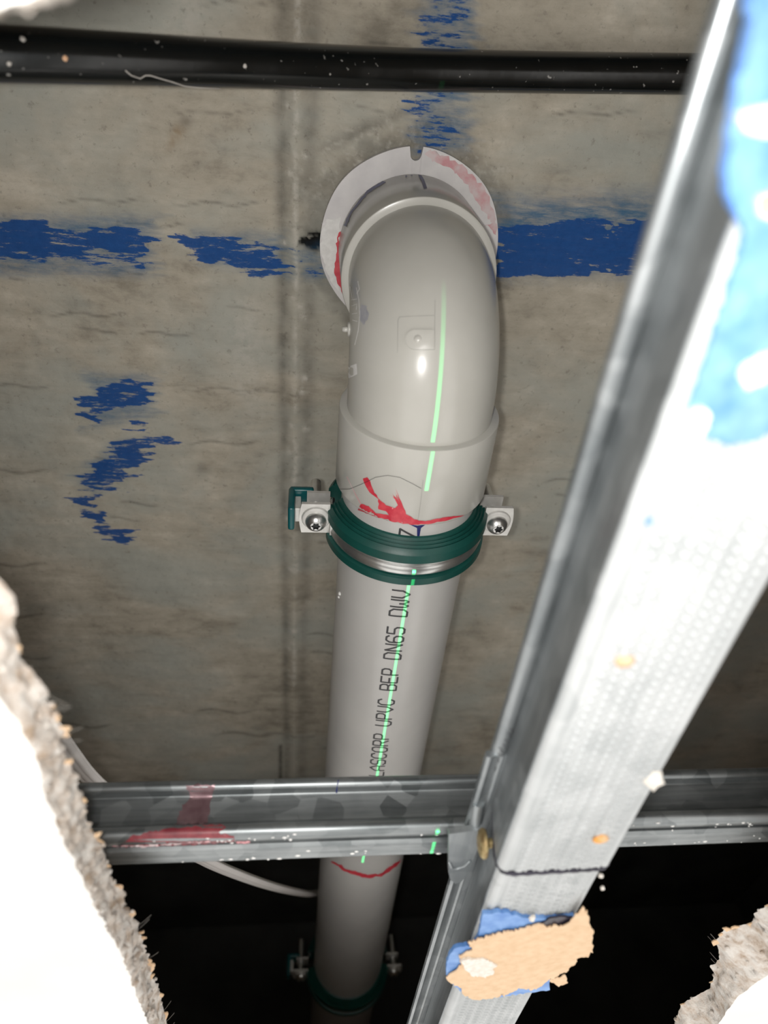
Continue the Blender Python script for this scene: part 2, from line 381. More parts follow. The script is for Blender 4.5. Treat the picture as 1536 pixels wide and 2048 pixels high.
# plasterboard ceiling with the hole broken through it
ZB0, ZB1 = 110., 123.
def board():
    left_up = [(p[0], p[1]) for p in (atZ(x, y, ZB1) for x, y in ((10, 1166), (42, 1172), (40, 1205), (30, 1250), (45, 1320), (62, 1338), (92, 1372), (100, 1410), (118, 1440), (125, 1490), (140, 1530), (165, 1590), (172, 1650), (205, 1690), (212, 1740), (245, 1785), (250, 1810), (275, 1850), (300, 1930), (322, 2000), (335, 2048)))]
    left_lo = [(p[0], p[1]) for p in (atZ(x, y, ZB0) for x, y in ((-30, 1340), (0, 1402), (40, 1450), (75, 1520), (95, 1600), (120, 1660), (160, 1750), (200, 1830), (240, 1900), (270, 1980), (300, 2060)))]
    right_up = [(p[0], p[1]) for p in (atZ(x, y, ZB1) for x, y in ((1345, 2060), (1362, 2010), (1420, 1975), (1432, 1950), (1422, 1935), (1440, 1910), (1432, 1880), (1450, 1858), (1500, 1850), (1510, 1828), (1536, 1812)))]
    right_lo = [(p[0], p[1]) for p in (atZ(x, y, ZB0) for x, y in ((1430, 2060), (1455, 2020), (1475, 1992), (1510, 1968), (1545, 1945)))]
    tail = [(205, 240), (208, 150), (204, 60), (206, -10), (190, -30), (100, -34), (20, -30), (-16, -24), (-26, -5), (-31, 4.5), (-38.5, 7.5), (-70, 14), (-90, 50), (-86, 90)]
    up = left_up+[(-50, 560), (-20, 572), (80, 570), (160, 566), (198, 545)]+right_up+tail
    lo = left_lo+[(-50, 566), (-20, 576), (80, 575), (160, 570), (206, 548)]+right_lo+tail
    def resample(pts, n):
        P = np.array(pts+[pts[0]]); c = P.mean(0)
        # by angle round the hole's centre so that both rims match point for point
        o = np.array([60., 235.]); ang = np.unwrap(np.arctan2(P[:, 1]-o[1], P[:, 0]-o[0])); r = P
        if ang[-1] < ang[0]: ang = -ang; sg = -1
        else: sg = 1
        return P, ang, sg
    n = 1500
    def at(pts):
        P = np.array(pts+[pts[0]]); o = np.array([60., 235.]); th = np.unwrap(np.arctan2(P[:, 1]-o[1], P[:, 0]-o[0]))
        if th[-1] < th[0]: P = P[::-1]; th = th[::-1]
        k = np.concatenate([[True], np.diff(np.maximum.accumulate(th)) > 1e-6]); P = P[k]; th = th[k]
        t = np.linspace(-math.pi, math.pi, n, endpoint=False)+2e-3
        th3 = np.concatenate([th[:-1]-2*math.pi, th[:-1], th[:-1]+2*math.pi, th[:-1]+4*math.pi, th[:-1]-4*math.pi]); o5 = np.argsort(th3)
        X = np.concatenate([P[:-1, 0]]*5)[o5]; Yv = np.concatenate([P[:-1, 1]]*5)[o5]
        return np.interp(t, th3[o5], X), np.interp(t, th3[o5], Yv), t
    ux, uy, t = at(up); lx, ly, _ = at(lo)
    V = []; L = 9; nf = []
    s = np.arange(n)
    cx, cy = np.cos(t), np.sin(t)
    for k in range(L):
        f = k/(L-1); z = ZB0+(ZB1-ZB0)*f
        rg = (noise2(s/7., s*0+k*1.7, 21)-.5)*5.6*(.35 if k == 0 else 1)+(noise2(s/2.2, s*0+k*2.3, 22)-.5)*4.0*(.3 if k == 0 else 1)
        V.append(np.stack([lx+(ux-lx)*f+cx*rg, ly+(uy-ly)*f+cy*rg, np.full(n, z)+(0 if k in (0, L-1) else 1)*(noise2(s/3., s*0+k, 23)-.5)*1.2], 1))
    # outer rim of the sheet
    sx = np.where(cx > 0, (XB-60)/np.maximum(cx, 1e-6), (XA-60)/np.minimum(cx, -1e-6)); sy = np.where(cy > 0, (YB-235)/np.maximum(cy, 1e-6), (YA-235)/np.minimum(cy, -1e-6))
    r = np.minimum(np.abs(sx), np.abs(sy)); ox, oy = 60+cx*r, 235+cy*r
    j = np.arange(n); jn = (j+1) % n
    root = thing('ceiling_plasterboard', (60, 235, ZB0), 'white plasterboard ceiling sheet with a ragged hole broken through it', None); root['kind'] = 'structure'
    core = np.vstack(V); Fc = []
    for k in range(L-1): Fc += list(zip(k*n+j, k*n+jn, (k+1)*n+jn, (k+1)*n+j))
    mesh('gypsum_core', core, Fc, M['board_core'], root)
    def face(name, inner, z, mat):
        b = np.vstack([inner, np.stack([ox, oy, np.full(n, z)], 1)]); mesh(name, b, list(zip(j, jn, n+jn, n+j)), mat, root, smooth=False)
    face('face_paper', V[0], ZB0, M['board_face']); face('back_paper', V[-1], ZB1, M['paper'])
    # torn tufts of brown backing paper along the upper rim
    mb = MB()
    for q in range(110):
        i = random.randrange(n); p = V[-1][i]; px, py = projN(np.array([p]))
        if not (-40 < px[0] < 1580 and 1000 < py[0] < 2100): continue
        a = random.uniform(.6, 2.2); wd = random.uniform(.8, 2.4); d = np.array([-cx[i], -cy[i], random.uniform(-.3, .5)]); tg = np.array([-cy[i], cx[i], 0])
        T = [p+tg*wd-d*1.5, p-tg*wd-d*1.5, p-tg*wd*.6+d*a*.6, p+d*a+tg*random.uniform(-1.2, 1.2), p+tg*wd*.7+d*a*.5]
        mb.add(T+[v+np.array([0, 0, -.5]) for v in T], [(0, 1, 2, 3, 4), (9, 8, 7, 6, 5)]+[(e, (e+1) % 5, 5+(e+1) % 5, 5+e) for e in range(5)])
    o = mb.build('torn_paper_fringe', M['paper'], root, smooth=False); o['kind'] = 'stuff'
    mb = MB()
    for q in range(260):                                   # crumbs of plaster clinging to the break
        i = random.randrange(n); k = random.randrange(1, L); p = V[k][i]; px, py = projN(np.array([p]))
        if not (-40 < px[0] < 1580 and 1000 < py[0] < 2100): continue
        r_ = random.uniform(.35, 1.1); bm = bmesh.new(); bmesh.ops.create_icosphere(bm, subdivisions=1, radius=r_)
        for v in bm.verts: v.co = v.co*random.uniform(.7, 1.25)+Vector(p)-Vector((cx[i], cy[i], 0))*.3
        bm.verts.index_update(); mb.add([tuple(v.co) for v in bm.verts], [tuple(v.index for v in f.verts) for f in bm.faces]); bm.free()
    o = mb.build('plaster_crumbs', M['board_core'], root); o['kind'] = 'stuff'
    mb = MB()
    for q in range(40):
        i = random.randrange(n); p = V[-1][i]; px, py = projN(np.array([p]))
        if not (-40 < px[0] < 1580 and 1300 < py[0] < 2100): continue
        d = np.array([-cx[i], -cy[i]+random.uniform(-.4, .4), random.uniform(-.2, .5)]); mb.add(*tube([p, p+d*2.5, p+d*random.uniform(4, 7)+np.array([0, 0, .4])], .05, 4))
    o = mb.build('glass_fibres', M['thread'], root); o['kind'] = 'stuff'
board()

# ------------------------------------------------------------------ drain pipe, elbow, flange
PX, PZ, PR = 53.6, 294., 34.4              # axis of the horizontal run
EY, BR, SR = 118., 45., 38.                # vertical leg, bend radius, socket radius
pipe = thing('drain_pipe', (PX, 700, PZ-PR), 'long pale grey plastic drain pipe with printed black lettering', 'pipe')
pv, pf = rev([(PR-3.2, 165), (PR, 165), (PR, 1250), (PR-3.2, 1250)], (PX, 0, PZ), 'y', 128, closed=True)
body = mesh('pipe_wall', pv, pf, M['pipe_upvc'], pipe, auto=40)
# stroke lettering, reading up the pipe
GL = {'L': [[(0, 1), (0, 0), (1, 0)]], 'A': [[(0, 0), (0, .65), (.5, 1), (1, .65), (1, 0)], [(0, .38), (1, .38)]],
      'S': [[(1, .85), (.8, 1), (.2, 1), (0, .85), (0, .62), (.2, .52), (.8, .52), (1, .4), (1, .15), (.8, 0), (.2, 0), (0, .15)]],
      'C': [[(1, .8), (.75, 1), (.25, 1), (0, .8), (0, .2), (.25, 0), (.75, 0), (1, .2)]], 'O': [[(.25, 0), (0, .2), (0, .8), (.25, 1), (.75, 1), (1, .8), (1, .2), (.75, 0), (.25, 0)]],
      'R': [[(0, 0), (0, 1), (.75, 1), (1, .85), (1, .6), (.75, .48), (0, .48)], [(.5, .48), (1, 0)]], 'P': [[(0, 0), (0, 1), (.75, 1), (1, .85), (1, .6), (.75, .45), (0, .45)]],
      'U': [[(0, 1), (0, .2), (.25, 0), (.75, 0), (1, .2), (1, 1)]], 'V': [[(0, 1), (0, .4), (.5, 0), (1, .4), (1, 1)]],
      'B': [[(0, 0), (0, 1), (.75, 1), (1, .85), (1, .62), (.75, .52), (0, .52)], [(.75, .52), (1, .4), (1, .15), (.75, 0), (0, 0)]],
      'E': [[(1, 1), (0, 1), (0, 0), (1, 0)], [(0, .5), (.8, .5)]], 'D': [[(0, 0), (0, 1), (.65, 1), (1, .8), (1, .2), (.65, 0), (0, 0)]],
      'N': [[(0, 0), (0, 1), (1, 0), (1, 1)]], 'Z': [[(0, 1), (1, 1), (0, 0), (1, 0)]], '6': [[(1, .85), (.75, 1), (.25, 1), (0, .8), (0, .2), (.25, 0), (.75, 0), (1, .15), (1, .42), (.75, .55), (.2, .55), (0, .42)]],
      '5': [[(1, 1), (0, 1), (0, .58), (.75, .58), (1, .45), (1, .15), (.75, 0), (.2, 0), (0, .12)]], 'W': [[(0, 1), (0, .15), (.2, 0), (.5, .3), (.8, 0), (1, .15), (1, 1)], [(.5, .3), (.5, .5)]]}
def on_pipe(u, v, lift=.08):               # u along the text (towards -y), v up the letter (towards -x)
    a = math.atan2(-1, 0)+(-(v-(54.9-PX)))/PR; r = PR+lift
    return (PX+r*math.cos(a), 417-u, PZ+r*math.sin(a))
def lettering(txt, u0):
    mb = MB()
    for i, ch in enumerate(txt):
        for st in GL.get(ch, []):
            for (a, b), (c, d) in zip(st, st[1:]):
                p = np.array([u0+i*6.75+a*4.9, b*9.2]); q = np.array([u0+i*6.75+c*4.9, d*9.2]); e = q-p; L = np.linalg.norm(e); e /= L; nn = np.array([-e[1], e[0]])*.55
                k = max(1, int(L/1.2)); P = []
                for s in range(k+1):
                    z = p-e*.25+(e*(L+.5))*s/k; P += [on_pipe(*(z+nn)), on_pipe(*(z-nn))]
                mb.add(P, [(2*s, 2*s+1, 2*s+3, 2*s+2) for s in range(k)])
    return mb
for tx, u in (('LASCORP', 0), ('UPVC', 8), ('BEP', 13), ('DN65', 17), ('DWV', 22), ('Z', 29.93)):
    tag(lettering(tx, u*6.75).build('printed_word', M['ink'], pipe, smooth=False), 'black printed lettering '+tx)
T = bvh(body)
tag(decal('primer_ring_mark', [stroke([(664, 1722), (690, 1740), (735, 1753), (762, 1750), (790, 1730), (806, 1716)], [4, 6, 7, 6, 7, 4], .8, 3)], T, M['red_primer'], pipe), 'thin red primer line round the pipe')
decal('pen_mark', [[(818, 1048), (852, 1048), (842, 1056), (838, 1076), (834, 1076), (834, 1056)]], T, M['blue_ink'], pipe, .12)
blob = MB()
for x, y, r in ((680, 1187, 1.1), (678, 1194, .8)):
    h, nn = cast(T, x, y, True); bm = bmesh.new(); bmesh.ops.create_icosphere(bm, subdivisions=2, radius=r)
    blob.add([tuple(v.co+h) for v in bm.verts], [tuple(v.index for v in f.verts) for f in bm.faces]); bm.free()
blob.build('plaster_fleck', M['white_dab'], pipe)

elbow = thing('pipe_elbow', (PX, EY+20, PZ-SR), 'glossy grey plastic right-angle pipe elbow with red primer on its socket', 'elbow')
V = []; Fc = []; n = 96; k = 40
for i in range(k+1):
    a = math.radians(180+90*i/k); cyy, czz = EY+BR+BR*math.cos(a), PZ+BR+BR*math.sin(a); ry, rz = math.cos(a), math.sin(a)
    for j in range(n):
        b = 2*math.pi*j/n; V.append((PX+PR*math.cos(b), cyy+PR*math.sin(b)*ry, czz+PR*math.sin(b)*rz))
for i in range(k):
    for j in range(n): Fc.append((i*n+j, i*n+(j+1) % n, (i+1)*n+(j+1) % n, (i+1)*n+j))
bend = mesh('bend', V, Fc, M['upvc'], elbow)
simple('seam_shade_upvc', (.36, .355, .33), (.40, .39, .36), 200, .4)  # darker upvc for the seam and the painted shade along raised edges
def socket_prof(L): return [(PR-1, 0), (SR-.7, 0), (SR-.2, .25), (SR, .8), (SR, L-1), (SR-.4, L-.3), (SR-1.1, L), (PR, L)]
sk1 = mesh('outlet_socket', *rev(socket_prof(41.6), (PX, EY+BR, PZ), 'y', 128), M['upvc'], elbow, auto=35)
sk2 = mesh('inlet_socket', *rev(socket_prof(44.), (PX, EY, PZ+BR), 'z', 128), M['upvc'], elbow, auto=35)
T = bvh(bend, sk1, sk2, body)
def pad(name, poly, h, mat, parent, step=7, bev=.25):
    """a raised pad whose outline is laid on the elbow"""
    P, f = fill(poly, step); top = []; bot = []
    P = [p for p in P]
    inner = {i for i in range(len(poly))}
    for i, (x, y) in enumerate(P):
        q, nn = cast(T, x, y, True); top.append(tuple(q+nn*h)); bot.append(tuple(q-nn*.3))
    nP = len(P); n = len(poly)
    key = {(round(p[0], 2), round(p[1], 2)): i for i, p in enumerate(P)}
    idx = [key.get((round(p[0], 2), round(p[1], 2))) for p in poly]
    side = [(idx[i], idx[(i+1) % n], nP+idx[(i+1) % n], nP+idx[i]) for i in range(n) if idx[i] is not None and idx[(i+1) % n] is not None]
    return mesh(name, top+bot, list(f)+side, mat, parent, auto=50)
sta = [(868, 661), (840, 661)]+[(832+20*math.cos(math.radians(a)), 680+19.5*math.sin(math.radians(a))) for a in range(280, 79, -20)]+[(868, 699)]
gp = pad('gate_pad', sta, 1.3, M['upvc'], elbow)
decal('pad_shade_line', [stroke(sta, [2.6]*len(sta))], T, M['seam_shade_upvc'], gp, .12, 20)  # thin dark outline painted as the shaded edge of the pad
pin = MB(); h, nn = cast(T, 836, 679); pin.add(*tube([h, h+nn*1.0, h+nn*1.5, h+nn*1.6], [2.0, 1.9, 1.5, .4], 20)); pin.build('gate_pin', M['upvc'], gp)
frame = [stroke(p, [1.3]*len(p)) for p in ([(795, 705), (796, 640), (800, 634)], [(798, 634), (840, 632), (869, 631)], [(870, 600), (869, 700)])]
decal('moulded_outline', frame, T, M['seam_shade_upvc'], elbow, .1, 20)  # same plastic drawn darker, shading of the raised outline put into colour
nub = MB(); h, nn = cast(T, 699, 659, True); nub.add(*tube([h-nn, h+nn*.8, h+nn*.85], [3.2, 3.2, 1.2], 20)).add(*tube([h, h+nn*3.2, h+nn*3.3], [1.3, 1.2, .3], 14)); nub.build('moulding_nub', M['upvc'], elbow)
marks = [stroke(p, [1.5]*len(p)) for p in ([(697, 734), (713, 728), (714, 748), (698, 756), (697, 734)], [(701, 573), (705, 600), (703, 585)], [(713, 575), (718, 600), (720, 630), (717, 660), (710, 690)], [(703, 600), (714, 598)], [(704, 612), (714, 608), (713, 620)], [(704, 628), (715, 626)], [(705, 640), (715, 643)], [(716, 562), (719, 578), (714, 588)])]
decal('embossed_marks', marks, T, M['white_dab'], elbow, .1, 20)
decal('pen_smudge', [jag([(722, 610), (735, 612), (738, 630), (728, 650), (720, 640)], 1.2, 4, 8)], T, simple('blue_smudge', (.36, .36, .40), (.44, .44, .46), 300, .4).m, elbow, .1, 12)
red = [jag([(716, 1020), (722, 1008), (738, 1012), (752, 1026), (778, 1030), (772, 1022), (757, 1018), (757, 998), (740, 985), (729, 966), (726, 957), (735, 954), (741, 962), (745, 975), (756, 995), (772, 1010), (790, 1016), (796, 1010), (790, 998), (778, 988), (788, 996), (784, 986), (796, 1000), (790, 982), (799, 1004), (791, 976), (804, 1006), (812, 1028), (828, 1038), (850, 1042), (890, 1034), (928, 1030), (896, 1040), (862, 1047), (826, 1049), (790, 1044), (752, 1034), (728, 1024)], .6, 5, 2)]
tag(decal('primer_smear', red, T, M['red_primer'], elbow, .2, 8), 'splashed red primer')
decal('pen_line', [stroke([(694, 953), (712, 990), (722, 1008)], [1.2, 1.5, 2])], T, M['pink_primer'], elbow, .12, 20)
decal('seam_line', [stroke([(846, 960), (842, 1000), (836, 1040)], [1.2, 1.2, 1.2])], T, M['seam_shade_upvc'], elbow, .1, 20)
hp = [(676, 978), (700, 978), (728, 966), (752, 954), (776, 950), (800, 954), (824, 966), (842, 976)]
hair = []
for x, y in hp: h, nn = cast(T, x, y, True); hair.append(tuple(h+nn*.35))
tag(mesh('hair_strand', *tube(hair, .09, 5), M['hair']), 'fine dark hair stuck to the elbow socket above the red primer', 'hair')

flange = thing('pipe_flange', (PX, EY-2, 383), 'white plastic flange ring stained pink, fixed to the concrete round the elbow', 'flange')
FR = 47.6; fc = (PX-.2, EY-2.5); V = []; nth = 720; sl = math.radians(-92.2)
for zz in (383., 387.5):
    for i in range(nth):
        a = 2*math.pi*i/nth; da = (a-sl+math.pi) % (2*math.pi)-math.pi; lat = FR*math.sin(da); r = FR+.25*math.sin(a*7)
        if abs(lat) < 3.1 and abs(da) < 1: r = 41.4+(3.1-math.sqrt(max(0, 3.1**2-lat*lat)))
        V.append((fc[0]+r*math.cos(a), fc[1]+r*math.sin(a), zz+(.35 if (zz < 384 and r > 46.5) else 0)))
    for i in range(nth): a = 2*math.pi*i/nth; V.append((PX+37*math.cos(a), EY+37*math.sin(a), zz))
Fc = []
for i in range(nth):
    j = (i+1) % nth
    Fc += [(i, nth+i, nth+j, j), (i, j, 2*nth+j, 2*nth+i), (nth+i, 3*nth+i, 3*nth+j, nth+j), (2*nth+i, 2*nth+j, 3*nth+j, 3*nth+i)]
fring = mesh('flange_ring', V, Fc, M['flange_upvc'], flange, auto=30)
T = bvh(fring)
pk = [jag([(850, 306), (880, 300), (930, 318), (968, 350), (990, 400), (996, 450), (975, 438), (962, 420), (938, 380), (925, 360), (900, 335), (868, 322)], 2.5, 6, 3)]
tag(decal('primer_stain', pk, T, M['pink_primer'], flange, .12, 9), 'pink primer stain')
rd = [jag([(672, 470), (684, 462), (682, 520), (690, 575), (686, 590), (668, 545), (664, 500)], 1.2, 6, 5), jag([(968, 452), (996, 442), (992, 470), (975, 450)], 1, 5, 4)]
for q, mm in zip(rd, ('red_primer', 'pink_primer')): tag(decal('primer_run', [q], T, M[mm], flange, .16, 9), 'streaky primer run')
pt = [jag([(644, 440), (682, 434), (676, 470), (668, 540), (680, 585), (660, 560), (642, 500)], 1.5, 6, 6)]
decal('putty_patch', pt, T, M['white_dab'], flange, .3, 8)
T = bvh(sk2)
decal('pen_ring', [stroke([(690, 452), (702, 425), (735, 384), (780, 357), (835, 347), (880, 351), (912, 366)], [6, 4, 5, 6, 5, 4, 2], .5, 2), stroke([(838, 348), (846, 362), (851, 378)], [5, 6, 7])], T, M['blue_ink'], elbow, .15, 12)

# ------------------------------------------------------------------ pipe clamp
def clamp(y0, label):
    c = (PX, y0, PZ); root = thing('pipe_clamp', (PX, y0+13, PZ-42), label, 'clamp', 'clamps along the drain pipe')
    rp = [(PR+.05, 0), (35.6, .4), (36.4, 1.9), (37.2, 1.4), (37.9, 2.9), (38.7, 2.4), (39.4, 4.0), (40.2, 3.5), (41.2, 5.2), (42.2, 6.2), (42.3, 11), (41.4, 11.6), (39, 11.7), (38.6, 12.4), (38.6, 19.5), (39, 20.4), (41.3, 20.5), (42.2, 21), (42.2, 25), (41.6, 25.6), (36, 25.8), (PR+.05, 25.6)]
    band = [(39.6, 12.0), (40.6, 12.0), (40.9, 13.2), (40.2, 14.0), (40.1, 14.6), (40.5, 15.4), (41.2, 17.6), (40.8, 19.4), (39.6, 19.6)]
    for lo_ in (True, False):
        a0, a1 = (188, 352) if lo_ else (10, 164)
        mesh('rubber_liner', *rev(rp, c, 'y', 72, a0, a1, True), M['rubber'], root, auto=28)
        b = mesh('steel_band', *rev(band, c, 'y', 72, a0-2, a1+2, True), M['zinc'], root, auto=40)
        for sx in (-1, 1):
            m_ = MB(); z = PZ-8.0 if lo_ else PZ+3.4; y1, y2 = (y0+2.2, y0+20.5) if lo_ else (y0+3.5, y0+19)
            pl = []
            x1 = PX+sx*(40.2 if lo_ else 40.); x2 = PX+sx*(54.6 if lo_ else 52.)
            for i in range(9): t_ = i/8; pl.append((x2+sx*2.0*math.sin(math.pi*min(t_*1.0, 1))*(.6 if lo_ else 0), y1+(y2-y1)*t_))
            pl = [(x1, y1)]+pl+[(x1, y2)]
            k = len(pl); m_.add([(x, y, z) for x, y in pl]+[(x, y, z+1.9) for x, y in pl], [tuple(range(k)), tuple(range(k, 2*k))[::-1]]+[(i, (i+1) % k, k+(i+1) % k, k+i) for i in range(k)])
            if lo_:   # fold joining the ear to the band
                m_.box(min(x1, x1-sx*1.8), max(x1, x1-sx*1.8), y0+11.5, y0+20, z-3, z+1.5, .4)
                m_.add(*rev([(7.4, 0), (6.9, -.9), (6.0, -1.2), (3, -1.2)], (PX+sx*47.3, y0+11.2, z), 'z', 28))
            m_.build('ear', M['zinc_plate'], b, auto=30)
    for sx in (-1, 1):
        cx, cy, z = PX+sx*47.3, y0+12.2, PZ-9.2
        s = MB(); s.add(*rev([(2.8, -4.05), (3.9, -3.3), (4.9, -2.1), (5.4, -.9), (5.5, 0), (3, 0), (2.9, 34), (0, 34)], (cx, cy, z), 'z', 40))
        so = s.build('screw', M['zinc'], root, auto=50)
        st = [((2.5 if i % 2 == 0 else 1.6)*math.cos(math.pi*i/6), (2.5 if i % 2 == 0 else 1.6)*math.sin(math.pi*i/6)) for i in range(12)]
        V = [(cx+2.8*math.cos(math.pi*i/6), cy+2.8*math.sin(math.pi*i/6), z-4.05) for i in range(12)]+[(cx+x, cy+y, z-4.2) for x, y in st]+[(cx+x, cy+y, z-2.2) for x, y in st]
        mesh('drive_rim', V[:24], [(i, (i+1) % 12, 12+(i+1) % 12, 12+i) for i in range(12)], M['zinc'], so, smooth=False)
        mesh('drive_recess', V[12:], [(i, (i+1) % 12, 12+(i+1) % 12, 12+i) for i in range(12)]+[tuple(range(12, 24))], M['dark_recess'], so, smooth=False)
    k = MB(); xl = PX-61.5
    k.box(xl, xl+3.4, y0+3.2, y0+17.5, PZ-10.5, PZ+8, 1.2); k.box(xl+.5, xl+13, y0+3.2, y0+17.5, PZ+5.6, PZ+9.2, 1.2)
    tag(k.build('retainer_cap', M['teal_plastic'], root, auto=40), 'teal plastic cap over the left ear')
    mb = MB(); mb.box(xl+3.5, xl+6.5, y0+6.5, y0+15, PZ-6.2, PZ+4.5, .3); mb.build('hinge_tab', M['zinc_plate'], root)
    r = MB(); prof = [(0, 0)]
    for i in range(30): prof += [(4.0, .5+i*1.25), (3.4, 1.1+i*1.25)]
    prof += [(3.6, HS-PZ-44), (0, HS-PZ-44)]
    r.add(*rev(prof, (PX, y0+16, PZ+42.5), 'z', 20)); r.add(*rev([(0, 0), (6.5, 0), (6.5, 8), (0, 8)], (PX, y0+16, PZ+41), 'z', 6)); r.build('threaded_rod', M['zinc'], root, auto=30)
    return root
clamp(213.6, 'green rubber-lined steel clamp gripping the pipe just below the elbow')
clamp(800., 'second pipe clamp far along the pipe, lost in the dark at the bottom')

# ------------------------------------------------------------------ black pipe near the soffit
pts = []
for x, yt, yb in ((-420, 28, 158), (-200, 40, 162), (0, 50, 166), (200, 62, 171), (400, 74, 176), (600, 86, 181), (768, 94, 184), (950, 100, 186.5), (1150, 104, 188), (1370, 107, 190), (1650, 110, 192), (1900, 113, 194)):
    d = np.linalg.norm(ray(x, (yt+yb)/2)); c1 = ray(x, yt); c2 = ray(x, yb)
    an = math.acos(c1.dot(c2)/np.linalg.norm(c1)/np.linalg.norm(c2))/2
    pts.append(ray(x, (yt+yb)/2)/d*(8.35/math.sin(an)))
P = np.array(pts); s = np.linspace(0, len(P)-1, 60); P = np.stack([np.convolve(np.pad(np.interp(s, np.arange(len(pts)), P[:, a]), 4, 'edge'), np.ones(9)/9, 'valid') for a in range(3)], 1)
bp = mesh('poly_pipe', *tube(P, 8.3, 40), M['black_poly'], auto=60); tag(bp, 'glossy black plastic pipe crossing under the concrete at the top', 'pipe')
T = bvh(bp)
def onto(pl, lift):
    out = []
    for x, y in pl: h, nn = cast(T, x, y, True); out.append(tuple(h+nn*lift))
    return out
th = onto([(250, 140), (262, 150), (280, 156), (290, 150), (300, 150), (320, 156), (342, 162), (370, 171), (400, 174), (440, 177)], .3)
tag(mesh('frayed_thread', *tube(th, .22, 5), M['thread']), 'frayed pale thread clinging to the underside of the black pipe', 'thread')
for i, (x, y, r) in enumerate(((130, 117, 1.0), (45, 78, .9), (18, 128, .8), (490, 132, .8))):
    h, nn = cast(T, x, y, True); bm = bmesh.new(); bmesh.ops.create_icosphere(bm, subdivisions=2, radius=r)
    for v in bm.verts: v.co *= random.uniform(.8, 1.2); v.co -= nn*(v.co.dot(nn))*.7
    mb = MB().add([tuple(v.co+h) for v in bm.verts], [tuple(v.index for v in f.verts) for f in bm.faces]); bm.free()
    mb.build('dirt_speck', M['tan_crumb' if i == 0 else 'thread'], bp)

# ------------------------------------------------------------------ top cross rail
rprof = ([(266, 163.2)]+arc(262.6, 160.6, 2.6, 80, 265, 10)+[(263.4, 157.4), (263.8, 156.6), (264, 146.5), (263, 145.6), (261.6, 144.2)]+arc(260.8, 140.8, 2.9, 120, 275, 10)+[(263.2, 138.3), (264.2, 139.2), (264.6, 143), (267.4, 143), (267.8, 139.6), (268.8, 138.4)]
         + [(272, 138.1), (276, 138.2)]+arc(276.6, 140.6, 2.5, 275, 400, 8)+[(275.4, 144.5), (275, 156), (277, 158)]+arc(276.4, 160.6, 2.6, -40, 95, 8))
rail = mesh('cross_rail', *extrude(rprof, 'x', -420, 560, 1), M['galv_rail'], auto=32, loc=(70, 270, 138))
tag(rail, 'galvanised steel ceiling rail running across the picture, red primer on its left end', 'rail')
T = bvh(rail)
tag(decal('primer_stain', [jag([(240, 1694), (262, 1672), (300, 1662), (370, 1655), (440, 1648), (452, 1655), (438, 1664), (468, 1672), (470, 1684), (350, 1690)], 1.5, 6, 9)], T, M['red_thin'], rail, .12, 8), 'red primer stain')
decal('primer_film', [jag([(372, 1570), (430, 1568), (424, 1590), (415, 1648), (345, 1652), (380, 1592)], 2, 6, 12)], T, M['pink_film'], rail, .1, 8)
decal('primer_drips', [jag([(222, 1693), (290, 1689), (350, 1685), (420, 1680), (422, 1686), (300, 1694)], 1, 5, 14), jag([(470, 1682), (500, 1680), (500, 1686), (475, 1688)], .6, 4, 15)], T, M['pink_primer'], rail, .2, 8)
decal('pen_tick', [stroke([(677, 1560), (674, 1574), (673, 1586)], [2.5, 2, 3.5])], T, M['blue_ink'], rail, .1, 20)
mb = MB()
for q in range(90):
    x = random.choice([random.uniform(230, 880), random.gauss(520, 60), random.uniform(1240, 1536)]); y = 1736-(x-225)*.038+random.gauss(-6, 6) if random.random() < .7 else 1686-(x-225)*.03+random.gauss(0, 3)
    h, nn = cast(T, x, y)
    if h is None: continue
    bm = bmesh.new(); bmesh.ops.create_icosphere(bm, subdivisions=1, radius=random.uniform(.2, .7)); sc = random.uniform(.5, 2.2)
    mb.add([(v.co.x*sc+h.x, v.co.y+h.y, v.co.z*.6+h.z) for v in bm.verts], [tuple(v.index for v in f.verts) for f in bm.faces]); bm.free()
o = mb.build('plaster_dust', M['white_dab'], rail); o['kind'] = 'stuff'

# ------------------------------------------------------------------ furring channels, lapped
def knurl(y0, y1, x0, x1, z, ph):
    s = .42; xs = np.arange(x0, x1+1e-6, (x1-x0)/round((x1-x0)/s)); ys = np.linspace(y0, y1, int((y1-y0)/s)+1)
    X, Y = np.meshgrid(xs, ys); u = (X-x0)/(x1-x0)
    zz = np.full(X.shape, z)
    mid = (u > .13) & (u < .89)
    cxp = 3.75; rowp = 3.3
    iu = np.floor((X-x0-5)/cxp); fu = ((X-x0-5)/cxp-iu-.5)*cxp; fv = (((Y+ph)/rowp+.5*(iu % 2)) % 1-.5)*rowp
    d = np.hypot(fu, fv*1.1)
    zz = zz+np.where(mid, 1.5*np.exp(-(d/.72)**2)-.5*np.exp(-((d-1.45)/.55)**2), 0)
    zz = zz+np.where(mid, .28*np.exp(-(((X-x0-5) % (2*cxp)-cxp*2+.0)/.35)**2), 0)
    for g in (.10, .125, .905): zz = zz+.45*np.exp(-((u-g)*(x1-x0)/.35)**2)
    e = np.minimum(X-x0, x1-X); r = 3.0; zz = zz+np.where(e < r, r-np.sqrt(np.maximum(0, r*r-(r-e)**2)), 0)
    nx, ny = len(xs), len(ys); I = np.arange(nx*ny).reshape(ny, nx)
    Q = np.stack([I[:-1, :-1], I[1:, :-1], I[1:, 1:], I[:-1, 1:]], -1).reshape(-1, 4)
    return np.stack([X.ravel(), Y.ravel(), zz.ravel()], 1), Q.tolist()
